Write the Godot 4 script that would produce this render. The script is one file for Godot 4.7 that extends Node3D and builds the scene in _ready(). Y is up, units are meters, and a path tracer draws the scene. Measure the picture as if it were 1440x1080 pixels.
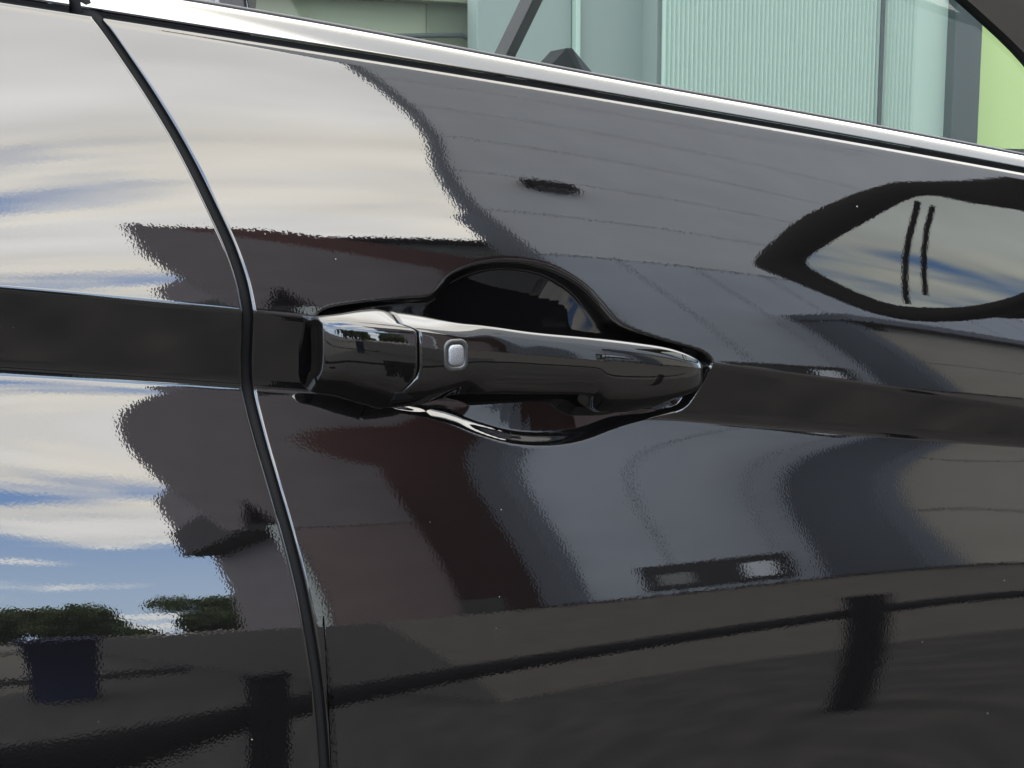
extends Node3D

# ---------------------------------------------------------------- camera, sky, sun
func setup_view() -> void:
	var cam := Camera3D.new()
	cam.name = "camera"
	cam.fov = 30.537
	cam.near = 0.02
	cam.far = 900.0
	add_child(cam)
	var eye := Vector3(-0.32222, 1.11134, 0.72372)
	cam.look_at_from_position(eye, Vector3(0.0, 1.0, 0.0), Vector3.UP)
	cam.current = true
	var env := Environment.new()
	env.background_mode = Environment.BG_SKY
	var sky := Sky.new()
	var pano := PanoramaSkyMaterial.new()
	pano.panorama = ImageTexture.create_from_image(sky_image())
	sky.sky_material = pano
	env.sky = sky
	env.background_energy_multiplier = 1.0
	env.tonemap_mode = Environment.TONE_MAPPER_LINEAR
	env.tonemap_exposure = 5.0
	env.sdfgi_enabled = true
	env.ssao_enabled = true
	env.ssil_enabled = true
	var we := WorldEnvironment.new()
	we.name = "world_environment"
	we.environment = env
	add_child(we)
	var sun := DirectionalLight3D.new()
	sun.name = "sun"
	sun.light_energy = 0.9
	sun.light_color = Color(1.0, 0.95, 0.86)
	sun.light_angular_distance = 0.5
	sun.shadow_enabled = true
	add_child(sun)
	sun.look_at_from_position(Vector3(4.2, 3.0, 6.0), Vector3.ZERO, Vector3.UP)

func sky_image() -> Image:
	# air and clouds only: clear blue low down between flat streaks, a thin bright sheet overhead
	var w := 1536
	var h := 768
	var img := Image.create(w, h, false, Image.FORMAT_RGBF)
	var n1 := FastNoiseLite.new()
	n1.seed = 17
	n1.frequency = 0.55
	n1.fractal_octaves = 5
	n1.fractal_gain = 0.5
	var n2 := FastNoiseLite.new()
	n2.seed = 4
	n2.frequency = 1.6
	n2.fractal_octaves = 4
	var n3 := FastNoiseLite.new()
	n3.seed = 23
	n3.frequency = 0.22
	n3.fractal_octaves = 3
	for j in h / 2 + 2:
		var th := PI * (j + 0.5) / h
		var y := cos(th)
		var r := sin(th)
		var el := rad_to_deg(asin(clampf(y, 0.0, 1.0)))
		var blue := Color(0.72, 0.92, 1.18).lerp(Color(0.30, 0.54, 1.06), smoothstep(0.0, 30.0, el))
		blue = blue.lerp(Color(0.16, 0.32, 0.74), smoothstep(30.0, 80.0, el))
		var cover := lerpf(-0.28, 0.60, smoothstep(12.0, 27.0, el)) + 0.14 * smoothstep(26.0, 42.0, el) + 0.24 * (1.0 - smoothstep(0.0, 7.0, el))
		for i in w:
			var ph := TAU * (i + 0.5) / w
			var d := Vector3(sin(ph) * r, y, -cos(ph) * r)
			var k := 2.2 / (maxf(y, 0.0) + 0.10)
			var p := Vector2(d.x, d.z) * k
			# streaks drawn out along the wind, which blows along x
			var a := n1.get_noise_3d(p.x * 0.55, p.y * 1.3, 2.0)
			var b := n2.get_noise_3d(p.x * 0.45, p.y * 1.5, 7.0)
			var big := n3.get_noise_3d(p.x, p.y * 1.4, 1.0)
			var dens := smoothstep(-0.06, 0.34, a * 1.0 + b * 0.30 + big * 0.45 + cover * 0.62)
			var lit := 1.07 + 0.26 * a + 0.24 * b - 0.15 * maxf(big, 0.0)
			var cl := Color(1.47, 1.41, 1.28) * lit
			cl = cl.lerp(Color(1.30, 1.29, 1.26) * lit, smoothstep(0.15, 0.5, a + 0.3))
			var c := blue.lerp(cl, dens)
			img.set_pixel(i, j, c)
	var low := Color(0.42, 0.42, 0.42)
	img.fill_rect(Rect2i(0, h / 2 + 2, w, h - h / 2 - 2), low)
	return img

# ---------------------------------------------------------------- naming
func numbered(called: String, parent: Node) -> String:
	if not parent.has_node(NodePath(called)):
		return called
	var k := 1
	while parent.has_node(NodePath("%s_%03d" % [called, k])):
		k += 1
	return "%s_%03d" % [called, k]

func part(called: String, mesh: Mesh, m: Material, parent: Node) -> MeshInstance3D:
	var o := MeshInstance3D.new()
	o.name = numbered(called, parent)
	o.mesh = mesh
	if m:
		o.material_override = m
	parent.add_child(o, true)
	return o

func tag(o: Node, label: String, category: String, group: String = "") -> void:
	o.set_meta("label", label)
	o.set_meta("category", category)
	if group != "":
		o.set_meta("group", group)

func thing(called: String, at: Vector3, label: String, category: String, group: String = "") -> Node3D:
	var o := Node3D.new()
	o.name = numbered(called, self)
	o.position = at
	add_child(o, true)
	tag(o, label, category, group)
	return o

# ---------------------------------------------------------------- materials
func lin(r: float, g: float, b: float) -> Color:
	return Color(r, g, b).linear_to_srgb()

func plain(col: Color, rough: float = 0.8, metal: float = 0.0, spec: float = 0.5) -> StandardMaterial3D:
	var m := StandardMaterial3D.new()
	m.albedo_color = col
	m.roughness = rough
	m.metallic = metal
	m.metallic_specular = spec
	return m

func noise_tex(sd: int, freq: float, size: int, oct: int, lo: Color, hi: Color) -> NoiseTexture2D:
	var n := FastNoiseLite.new()
	n.seed = sd
	n.frequency = freq
	n.fractal_octaves = oct
	var t := NoiseTexture2D.new()
	t.width = size
	t.height = size
	t.seamless = true
	t.noise = n
	var g := Gradient.new()
	g.set_color(0, lo)
	g.set_color(1, hi)
	t.color_ramp = g
	return t

func normal_tex(sd: int, freq: float, size: int, oct: int, bump: float) -> NoiseTexture2D:
	var n := FastNoiseLite.new()
	n.seed = sd
	n.frequency = freq
	n.fractal_octaves = oct
	var t := NoiseTexture2D.new()
	t.width = size
	t.height = size
	t.seamless = true
	t.noise = n
	t.as_normal_map = true
	t.bump_strength = bump
	return t

func grained(lo: Color, hi: Color, scale: float, rough: float, sd: int, freq: float = 0.02) -> StandardMaterial3D:
	var m := StandardMaterial3D.new()
	m.albedo_texture = noise_tex(sd, freq, 512, 5, lo, hi)
	m.roughness = rough
	m.uv1_triplanar = true
	m.uv1_world_triplanar = true
	m.uv1_scale = Vector3(scale, scale, scale)
	return m

var M := {}

func make_materials() -> void:
	var peel := normal_tex(3, 0.075, 512, 2, 8.0)
	var paint := plain(lin(0.0032, 0.0030, 0.0030), 0.018, 0.0, 0.72)
	paint.normal_enabled = true
	paint.normal_texture = peel
	paint.normal_scale = 0.0043
	paint.uv1_triplanar = true
	paint.uv1_scale = Vector3(13, 13, 13)
	M.paint = paint
	var hp := plain(lin(0.0030, 0.0028, 0.0026), 0.02, 0.0, 0.66)
	hp.normal_enabled = true
	hp.normal_texture = peel
	hp.normal_scale = 0.004
	hp.uv1_triplanar = true
	hp.uv1_scale = Vector3(13, 13, 13)
	M.handle = hp
	M.rubber = plain(lin(0.006, 0.006, 0.006), 0.75, 0.0, 0.3)
	M.seal = plain(lin(0.05, 0.05, 0.05), 0.5, 0.0, 0.4)
	var tr := plain(lin(0.255, 0.25, 0.24), 0.12, 1.0)
	M.trim = tr
	M.gloss = plain(lin(0.006, 0.006, 0.006), 0.08, 0.0, 0.5)
	M.satin = plain(lin(0.016, 0.0145, 0.0125), 0.7, 0.0, 0.1)
	var glass := plain(lin(0.004, 0.008, 0.006), 0.0, 0.0, 0.27)
	glass.transparency = BaseMaterial3D.TRANSPARENCY_ALPHA
	glass.albedo_color.a = 0.45
	M.glass = glass
	M.mirror = plain(lin(0.31, 0.335, 0.325), 0.02, 1.0)
	var btn := plain(Color.WHITE, 0.45, 0.85)
	btn.albedo_texture = noise_tex(8, 0.12, 256, 3, lin(0.03, 0.03, 0.032), lin(0.62, 0.62, 0.63))
	btn.uv1_triplanar = true
	btn.uv1_scale = Vector3(60, 60, 60)
	M.button = btn
	M.ring = plain(lin(0.05, 0.05, 0.05), 0.25, 0.6)
	M.cabin = plain(lin(0.02, 0.02, 0.02), 0.9)
	M.cabin_pale = plain(lin(0.12, 0.12, 0.11), 0.9)
	M.asphalt = grained(lin(0.010, 0.009, 0.0078), lin(0.056, 0.050, 0.043), 0.35, 0.95, 5, 0.03)
	M.bank = grained(lin(0.060, 0.053, 0.045), lin(0.105, 0.093, 0.080), 0.5, 0.95, 15, 0.03)
	M.steel = plain(lin(0.006, 0.006, 0.0065), 0.6, 0.0, 0.15)
	M.grey_panel = grained(lin(0.51, 0.505, 0.495), lin(0.58, 0.575, 0.56), 0.25, 0.6, 31, 0.01)
	M.low_panel = grained(lin(0.37, 0.395, 0.43), lin(0.44, 0.465, 0.50), 0.25, 0.6, 32, 0.01)
	M.dark_joint = plain(lin(0.03, 0.03, 0.03), 0.9)
	M.slate = plain(lin(0.10, 0.11, 0.125), 0.6)
	M.beige = grained(lin(0.30, 0.27, 0.22), lin(0.36, 0.325, 0.27), 0.3, 0.85, 33, 0.01)
	M.brown = grained(lin(0.20, 0.168, 0.166), lin(0.245, 0.208, 0.205), 0.4, 0.85, 35, 0.01)
	M.red = grained(lin(0.115, 0.048, 0.042), lin(0.15, 0.062, 0.054), 0.4, 0.85, 37, 0.02)
	M.redbrown = grained(lin(0.20, 0.145, 0.135), lin(0.24, 0.178, 0.168), 0.4, 0.85, 36, 0.01)
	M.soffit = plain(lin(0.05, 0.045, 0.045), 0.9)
	M.green_grey = grained(lin(0.22, 0.23, 0.20), lin(0.26, 0.27, 0.24), 0.3, 0.85, 39, 0.02)
	M.pale = plain(lin(0.62, 0.66, 0.62), 0.7)
	M.white = plain(lin(0.8, 0.82, 0.85), 0.7)
	M.bark = plain(lin(0.05, 0.04, 0.03), 0.95)
	var lf := plain(Color.WHITE, 0.7)
	lf.vertex_color_use_as_albedo = true
	M.leaf = lf
	M.mint = plain(lin(0.32, 0.44, 0.36), 0.7)
	M.mint_grey = plain(lin(0.19, 0.25, 0.22), 0.8)
	M.teal_dark = plain(lin(0.035, 0.05, 0.05), 0.7)
	M.lime = plain(lin(0.40, 0.55, 0.21), 0.8)
	M.olive = plain(lin(0.14, 0.165, 0.10), 0.85)
	M.cream = plain(lin(0.26, 0.30, 0.19), 0.8)
	M.bin_blue = plain(lin(0.012, 0.02, 0.06), 0.45)

# ---------------------------------------------------------------- mesh helpers
func grid_mesh(P: Array, out_hint: Vector3, close_u: bool = false) -> ArrayMesh:
	# P: rows of PackedVector3Array; smooth normals from neighbours; front faces clockwise towards out_hint or the normal
	var nr := P.size()
	var nc: int = P[0].size()
	var V := PackedVector3Array()
	var N := PackedVector3Array()
	var I := PackedInt32Array()
	V.resize(nr * nc)
	N.resize(nr * nc)
	var flip := 1.0
	var acc := Vector3.ZERO
	for i in nr:
		var row: PackedVector3Array = P[i]
		var up: PackedVector3Array = P[maxi(i - 1, 0)]
		var dn: PackedVector3Array = P[mini(i + 1, nr - 1)]
		for j in nc:
			var a := j - 1
			var b := j + 1
			if close_u:
				if a < 0: a = nc - 2
				if b >= nc: b = 1
			else:
				a = maxi(a, 0)
				b = mini(b, nc - 1)
			# directions weighted so that unequal spacing keeps the true slope
			var du := tangent(row[a], row[j], row[b])
			var dv := tangent(up[j], row[j], dn[j])
			var n := du.cross(dv)
			if n.length_squared() < 1e-24:
				n = out_hint
			n = n.normalized()
			V[i * nc + j] = row[j]
			N[i * nc + j] = n
			acc += n
	if acc.dot(out_hint) < 0.0:
		flip = -1.0
		for k in N.size():
			N[k] = -N[k]
	for i in nr - 1:
		for j in nc - 1:
			var a := i * nc + j
			var b := a + 1
			var c := a + nc
			var d := c + 1
			if flip < 0.0:
				I.append_array(PackedInt32Array([a, b, c, b, d, c]))
			else:
				I.append_array(PackedInt32Array([a, c, b, b, c, d]))
	return arr_mesh(V, N, I)

func tangent(p: Vector3, q: Vector3, r: Vector3) -> Vector3:
	var a := q - p
	var b := r - q
	var la := a.length()
	var lb := b.length()
	if la < 1e-9: return b
	if lb < 1e-9: return a
	return (a / la * lb + b / lb * la) / (la + lb)

func arr_mesh(V: PackedVector3Array, N: PackedVector3Array, I: PackedInt32Array) -> ArrayMesh:
	var A := []
	A.resize(Mesh.ARRAY_MAX)
	A[Mesh.ARRAY_VERTEX] = V
	A[Mesh.ARRAY_NORMAL] = N
	A[Mesh.ARRAY_INDEX] = I
	var m := ArrayMesh.new()
	m.add_surface_from_arrays(Mesh.PRIMITIVE_TRIANGLES, A)
	return m

func box(st: SurfaceTool, c: Vector3, s: Vector3, bev: float = 0.0, turn: Basis = Basis.IDENTITY) -> void:
	# box with chamfered edges
	var h := s * 0.5
	var b := minf(bev, minf(h.x, minf(h.y, h.z)) * 0.9)
	var pts := PackedVector3Array()
	if b <= 0.0:
		for x in [-1, 1]:
			for y in [-1, 1]:
				for z in [-1, 1]:
					pts.append(Vector3(x * h.x, y * h.y, z * h.z))
		var q := [[0, 1, 3, 2], [4, 6, 7, 5], [0, 4, 5, 1], [2, 3, 7, 6], [0, 2, 6, 4], [1, 5, 7, 3]]
		for f in q:
			poly(st, [c + turn * pts[f[0]], c + turn * pts[f[1]], c + turn * pts[f[2]], c + turn * pts[f[3]]], c)
		return
	for ax in 3:
		for sg in [-1.0, 1.0]:
			var u := (ax + 1) % 3
			var v := (ax + 2) % 3
			var f := []
			for k in [[-1, -1], [1, -1], [1, 1], [-1, 1]]:
				var p := Vector3.ZERO
				p[ax] = sg * h[ax]
				p[u] = k[0] * (h[u] - b)
				p[v] = k[1] * (h[v] - b)
				f.append(c + turn * p)
			poly(st, f, c)
			for sg2 in [-1.0, 1.0]:
				var e := []
				for k in [[0, -1], [0, 1], [1, 1], [1, -1]]:
					var p := Vector3.ZERO
					p[ax] = sg * (h[ax] - (b if k[0] == 1 else 0.0))
					p[u] = sg2 * (h[u] - (0.0 if k[0] == 1 else b))
					p[v] = k[1] * (h[v] - b)
					e.append(c + turn * p)
				if ax < u or true:
					if ax == 0 or (ax == 1) or (ax == 2):
						poly(st, e, c)
	for x in [-1.0, 1.0]:
		for y in [-1.0, 1.0]:
			for z in [-1.0, 1.0]:
				poly(st, [c + turn * Vector3(x * h.x, y * (h.y - b), z * (h.z - b)), c + turn * Vector3(x * (h.x - b), y * h.y, z * (h.z - b)), c + turn * Vector3(x * (h.x - b), y * (h.y - b), z * h.z)], c)

func poly(st: SurfaceTool, f: Array, away_from: Vector3) -> void:
	# a flat convex face whose front looks away from a point inside
	var n: Vector3 = (f[1] - f[0]).cross(f[2] - f[0])
	var mid := Vector3.ZERO
	for p in f:
		mid += p
	mid /= f.size()
	if n.dot(mid - away_from) > 0.0:
		f = f.duplicate()
		f.reverse()
	for k in range(1, f.size() - 1):
		for p in [f[0], f[k], f[k + 1]]:
			st.set_smooth_group(-1)
			st.add_vertex(p)

func new_st() -> SurfaceTool:
	var st := SurfaceTool.new()
	st.begin(Mesh.PRIMITIVE_TRIANGLES)
	return st

func done(st: SurfaceTool) -> ArrayMesh:
	st.generate_normals()
	return st.commit()

func box_mesh(c: Vector3, s: Vector3, bev: float = 0.0, turn: Basis = Basis.IDENTITY) -> ArrayMesh:
	var st := new_st()
	box(st, c, s, bev, turn)
	return done(st)

func prism(outline: PackedVector2Array, z0: float, z1: float, to3: Callable) -> ArrayMesh:
	# extrude a 2-D outline (any simple polygon) between two depths
	var st := new_st()
	var t := Geometry2D.triangulate_polygon(outline)
	var a: Vector3 = to3.call(Vector2.ZERO, z0)
	var b: Vector3 = to3.call(Vector2.ZERO, z1)
	var ax := (b - a).normalized()
	for k in range(0, t.size(), 3):
		for e in 2:
			var z := z0 if e == 0 else z1
			var q := [to3.call(outline[t[k]], z), to3.call(outline[t[k + 1]], z), to3.call(outline[t[k + 2]], z)]
			var c: Vector3 = (q[0] + q[1] + q[2]) / 3.0
			poly(st, q, c + ax * (1.0 if e == 0 else -1.0))
	var cw := 1.0 if Geometry2D.is_polygon_clockwise(outline) else -1.0
	var nn := outline.size()
	for k in nn:
		var p := outline[k]
		var q := outline[(k + 1) % nn]
		var e := (q - p).normalized()
		var inn := Vector2(-e.y, e.x) * -cw * 0.001
		var m2 := (p + q) * 0.5 + inn
		poly(st, [to3.call(p, z0), to3.call(q, z0), to3.call(q, z1), to3.call(p, z1)], to3.call(m2, (z0 + z1) * 0.5))
	return done(st)

func facing_z(p: Vector2, z: float) -> Vector3:
	return Vector3(p.x, p.y, z)

func facing_x(p: Vector2, x: float) -> Vector3:
	return Vector3(x, p.y, p.x)

func tube(path: PackedVector3Array, r: float, seg: int = 16) -> ArrayMesh:
	var rows := []
	for i in path.size():
		var t := (path[mini(i + 1, path.size() - 1)] - path[maxi(i - 1, 0)]).normalized()
		var a := t.cross(Vector3.UP if absf(t.y) < 0.9 else Vector3.RIGHT).normalized()
		var b := t.cross(a)
		var row := PackedVector3Array()
		for k in seg + 1:
			var an := TAU * k / seg
			row.append(path[i] + (a * cos(an) + b * sin(an)) * r)
		rows.append(row)
	# outward: normals point from the axis
	var V := PackedVector3Array()
	var N := PackedVector3Array()
	var I := PackedInt32Array()
	for i in rows.size():
		for k in seg + 1:
			V.append(rows[i][k])
			N.append((rows[i][k] - path[i]).normalized())
	for i in rows.size() - 1:
		for k in seg:
			var a := i * (seg + 1) + k
			var tri := [a, a + 1, a + seg + 1, a + 1, a + seg + 2, a + seg + 1]
			var fn := (V[tri[1]] - V[tri[0]]).cross(V[tri[2]] - V[tri[0]])
			if fn.dot(N[a]) > 0.0:
				tri = [a, a + seg + 1, a + 1, a + 1, a + seg + 1, a + seg + 2]
			I.append_array(PackedInt32Array(tri))
	return arr_mesh(V, N, I)

# ---------------------------------------------------------------- the body side as a surface z(x, y)
const S := 0.2
const UP_C := [-0.13893, -0.38436, 0.16183, -0.03623, -0.0142, 0.067, -0.05205, -0.02662, 0.01266, 0.02918, -0.00887, -0.03085, 0.00978, 0.01377, 0.01261, -0.00027, 0.00549, -0.00258, -0.00196, -0.00097]
const LO_C := [0.47969, -0.26174, -0.07503, 0.07093, 0.00992, -0.09554, 0.07228, 0.00325, -0.017, -0.00949, -0.02095, 0.00694, 0.00928, 0.00066, -0.00669, 0.0272, -0.02817, 0.00058, 0.00477, 0.00439]

func y_crease(x: float) -> float:
	return -0.045077 * x * x - 0.149536 * x + 1.024602

func y_foot(x: float) -> float:
	return -0.013328 * x * x - 0.127686 * x + 0.987248

func y_belt(x: float) -> float:
	return -0.011999 * x * x -0.121901 * x + 1.173597

func smin(a: float, b: float, k: float) -> float:
	var h := maxf(k - absf(a - b), 0.0) / k
	return minf(a, b) - h * h * k * 0.25

func series(c: Array, X: float, v: float) -> float:
	var s := 0.0
	var xp := 1.0
	for i in 4:
		var t: float = c[i * 5 + 4]
		for j in [3, 2, 1, 0]:
			t = t * v + c[i * 5 + j]
		s += xp * t * v
		xp *= X
	return s * S

func door_z(x: float, y: float) -> float:
	var yc := y_crease(x)
	var yf := y_foot(x)
	var X := x / S
	var zc := S * (0.02069 * X - 0.00036 * X * X - 0.00081 * clampf(X, -2.2, 2.6) ** 3)
	var Xc := clampf(x, -0.33, 0.47) / S
	var d := y - yc
	var dc := clampf(d, -0.02, 0.24)
	var zu := zc + series(UP_C, Xc, dc / S) - maxf(d - 0.24, 0.0) * 0.6
	var dl := yf - y
	var lc := clampf(dl, -0.02, 0.30)
	var zl := zc - 0.013 + series(LO_C, Xc, lc / S) - maxf(0.0, -dl - 0.004) * 0.7 
	zl -= maxf(dl - 0.30, 0.0) * 0.08
	zl += 0.0055 * (exp(-maxf(dl, -0.006) / 0.018) - 1.0)
	var zf := zc + d * 0.013 / maxf(yc - yf, 0.012)
	return -smin(-smin(zu, zf, 0.0012), -zl, 0.0022)

var CUP := PackedVector2Array([Vector2(-0.1154, 1.0289), Vector2(-0.1150, 1.0399), Vector2(-0.1089, 1.0465), Vector2(-0.0948, 1.0491), Vector2(-0.0662, 1.0512), Vector2(-0.0494, 1.0522), Vector2(-0.0432, 1.0555), Vector2(-0.0356, 1.0631), Vector2(-0.0198, 1.0694), Vector2(0.0002, 1.0717), Vector2(0.0266, 1.0675), Vector2(0.0481, 1.0557), Vector2(0.0606, 1.0422), Vector2(0.0713, 1.0312), Vector2(0.0970, 1.0218), Vector2(0.1235, 1.0139), Vector2(0.1316, 1.0075), Vector2(0.1312, 1.0014), Vector2(0.1271, 0.9888), Vector2(0.1192, 0.9758), Vector2(0.0991, 0.9721), Vector2(0.0740, 0.9675), Vector2(0.0491, 0.9619), Vector2(0.0253, 0.9609), Vector2(0.0027, 0.9639), Vector2(-0.0187, 0.9709), Vector2(-0.0374, 0.9789), Vector2(-0.0644, 0.9865), Vector2(-0.0905, 0.9951), Vector2(-0.1064, 1.0019), Vector2(-0.1119, 1.0127)])
var cup_line := PackedVector2Array()

func smooth_loop(p: PackedVector2Array, sub: int) -> PackedVector2Array:
	var out := PackedVector2Array()
	var n := p.size()
	for i in n:
		for k in sub:
			out.append(p[i].cubic_interpolate(p[(i + 1) % n], p[(i + n - 1) % n], p[(i + 2) % n], float(k) / sub))
	return out

func cup_inside(q: Vector2) -> float:
	# distance inside the cup's rim, negative outside
	var best := 1.0
	var n := cup_line.size()
	for i in n:
		var c := Geometry2D.get_closest_point_to_segment(q, cup_line[i], cup_line[(i + 1) % n])
		best = minf(best, c.distance_squared_to(q))
	var s := sqrt(best)
	return s if Geometry2D.is_point_in_polygon(q, cup_line) else -s

func skin_z(x: float, y: float) -> float:
	var z := door_z(x, y)
	if x < -0.12 or x > 0.136 or y < 0.956 or y > 1.077:
		return z
	var s := cup_inside(Vector2(x, y))
	if s <= 0.0:
		return z
	var cap := 0.046
	var run := cap * (1.0 - exp(-s / cap)) if s < 0.08 else cap
	var wide := smoothstep(-0.070, -0.030, x) * (1.0 - smoothstep(0.066, 0.100, x))
	var floor_z := -0.0125 - lerpf(0.12, lerpf(0.27, 0.52, smoothstep(0.985, 1.01, y)), wide) * run
	var w := lerpf(0.0045, 0.0075, wide)
	var t := clampf(s / w, 0.0, 1.0)
	var k := t * t * (3.0 - 2.0 * t)
	return lerpf(z, minf(floor_z, z - 0.003), k)

var gap_up := []
const GAP := [[1.26, -0.252], [1.2033, -0.2148], [1.1932, -0.208], [1.177, -0.1988], [1.1573, -0.1882], [1.1305, -0.1754], [1.101, -0.1638], [1.0771, -0.1554], [1.0568, -0.1508], [1.0419, -0.1495], [1.0224, -0.1493], [1.0045, -0.1479], [0.9841, -0.145], [0.9548, -0.1397], [0.9291, -0.1347], [0.8993, -0.1296], [0.869, -0.1258], [0.8421, -0.1234], [0.8035, -0.122], [0.75, -0.1215], [0.3, -0.1215]]

func through(T: Array, v: float, kx: int, k: int) -> float:
	# smooth monotone curve through a table that is sorted by column kx
	var n := T.size()
	if v <= T[0][kx]: return T[0][k]
	for i in n - 1:
		var a: Array = T[i]
		var b: Array = T[i + 1]
		if v < b[kx]:
			var h: float = b[kx] - a[kx]
			var s: float = (b[k] - a[k]) / h
			var m0 := s
			var m1 := s
			if i > 0:
				var s0: float = (a[k] - T[i - 1][k]) / (a[kx] - T[i - 1][kx])
				m0 = 0.0 if s0 * s <= 0.0 else 2.0 * s0 * s / (s0 + s)
			if i + 2 < n:
				var s1: float = (T[i + 2][k] - b[k]) / (T[i + 2][kx] - b[kx])
				m1 = 0.0 if s1 * s <= 0.0 else 2.0 * s1 * s / (s1 + s)
			var t: float = (v - a[kx]) / h
			return (2 * t * t * t - 3 * t * t + 1) * a[k] + (t * t * t - 2 * t * t + t) * h * m0 + (3 * t * t - 2 * t * t * t) * b[k] + (t * t * t - t * t) * h * m1
	return T[n - 1][k]

func gap_x(y: float) -> float:
	return through(gap_up, y, 0, 1)

func row_list() -> Array:
	# rows as [anchor, offset]: from the belt edge down to the sill
	var rows := []
	for k in 28:
		rows.append([0, 1.0 - k / 28.0 * 0.62])      # share of the height between crease and belt
	var d := 0.052
	while d > 0.0042:
		rows.append([1, d])
		d -= 0.0010
	while d > -0.004:
		rows.append([1, d])
		d -= 0.0004
	for k in range(1, 24):
		rows.append([2, k / 24.0])
	var l := -0.004
	while l < 0.012:
		rows.append([3, l])
		l += 0.0005
	while l < 0.036:
		rows.append([3, l])
		l += 0.0010
	while l < 0.30:
		rows.append([3, l])
		l += 0.005
	while l < 0.66:
		rows.append([3, l])
		l += 0.03
	return rows

func row_y(r: Array, x: float) -> float:
	var yc := y_crease(x)
	var yf := y_foot(x)
	match r[0]:
		0:
			return lerpf(yc + 0.052, y_belt(x), (r[1] - 0.38) / 0.62)
		1:
			return yc + r[1]
		2:
			return lerpf(yc - 0.004, yf + 0.004, r[1])
		_:
			return yf - r[1]

func side_panel(x_gap_side: int, cols: Array) -> ArrayMesh:
	# cols: offsets from the gap edge (for the edge roll) and then absolute x
	var rows := row_list()
	var P := []
	for ri in rows.size() + 2:
		var r: Array = rows[maxi(ri - 2, 0)]
		var row := PackedVector3Array()
		for c in cols:
			var x := 0.0
			var drop := 0.0
			if c[0] == 0:
				var y0 := row_y(r, -0.15)
				var gx := gap_x(y0)
				gx = gap_x(row_y(r, gx))
				gx = gap_x(row_y(r, gx))
				x = gx + x_gap_side * (0.0025 + c[1])
				drop = c[2]
			elif c[0] == 2:
				# between the gap edge and a fixed x
				var gx := gap_x(row_y(r, -0.15))
				gx = gap_x(row_y(r, gx))
				gx = gap_x(row_y(r, gx))
				x = lerpf(gx + x_gap_side * (0.0025 + 0.0060), c[2], c[1])
			else:
				x = c[1]
			var y := row_y(r, x)
			var z := skin_z(x, y) - drop
			if ri == 1:
				y += 0.0008
				z -= 0.0006
			elif ri == 0:
				y += 0.0012
				z -= 0.007
			row.append(Vector3(x, y, z))
		P.append(row)
	return grid_mesh(P, Vector3.BACK)

func edge_cols() -> Array:
	# the rolled edge: turns through a quarter round of 2.2 mm and runs inwards
	var c := [[0, 0.0, 0.016], [0, 0.0, 0.006]]
	var r := 0.0016
	for k in 7:
		var a := PI / 2 * k / 6.0
		c.append([0, r - r * cos(a), r - r * sin(a)])
	c.append([0, r + 0.0005, 0.0])
	c.append([0, r + 0.0016, 0.0])
	c.append([0, r + 0.0032, 0.0])
	return c

func glass_z(x: float, y: float) -> float:
	var yt := y_belt(x)
	return door_z(x, yt) - 0.012 - 0.5317 * (y - yt)

# ---------------------------------------------------------------- the car
func strip(called: String, x0: float, x1: float, prof: Callable, n: int, m: Material, parent: Node) -> MeshInstance3D:
	# a moulding along the belt line; prof(x) gives points [dy, dz] across it
	var P := []
	for i in n + 1:
		var x := lerpf(x0, x1, float(i) / n)
		var yt := y_belt(x)
		var z := door_z(x, yt)
		var row := PackedVector3Array()
		for p in prof.call(x):
			row.append(Vector3(x, yt + p.x, z + p.y))
		P.append(row)
	return part(called, grid_mesh(P, Vector3(0, 0.5, 1)), m, parent)

func trim_h(x: float) -> float:
	return lerpf(0.0125, 0.0085, smoothstep(-0.15, 0.15, x))

func trim_profile(x: float) -> Array:
	var h := trim_h(x)
	var out := []
	# lower lip rolled in, gently crowned face leaning back, upper lip rolled in
	for k in 5:
		var a := lerpf(-0.2, PI / 2 - 0.5, k / 4.0)
		out.append(Vector2(0.0050 - 0.0012 * cos(a) + 0.0012, -0.0040 - 0.0012 + 0.0012 * sin(a)))
	var b: Vector2 = out[4]
	for k in range(1, 13):
		var t := k / 12.0
		var y := h * t
		out.append(b + Vector2(y, -tan(deg_to_rad(27.0)) * y - tan(deg_to_rad(9.0)) * 0.5 * y * y / h))
	var e: Vector2 = out[out.size() - 1]
	out.append(e + Vector2(0.0005, -0.0006))
	out.append(e + Vector2(0.0006, -0.0030))
	return out

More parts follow.
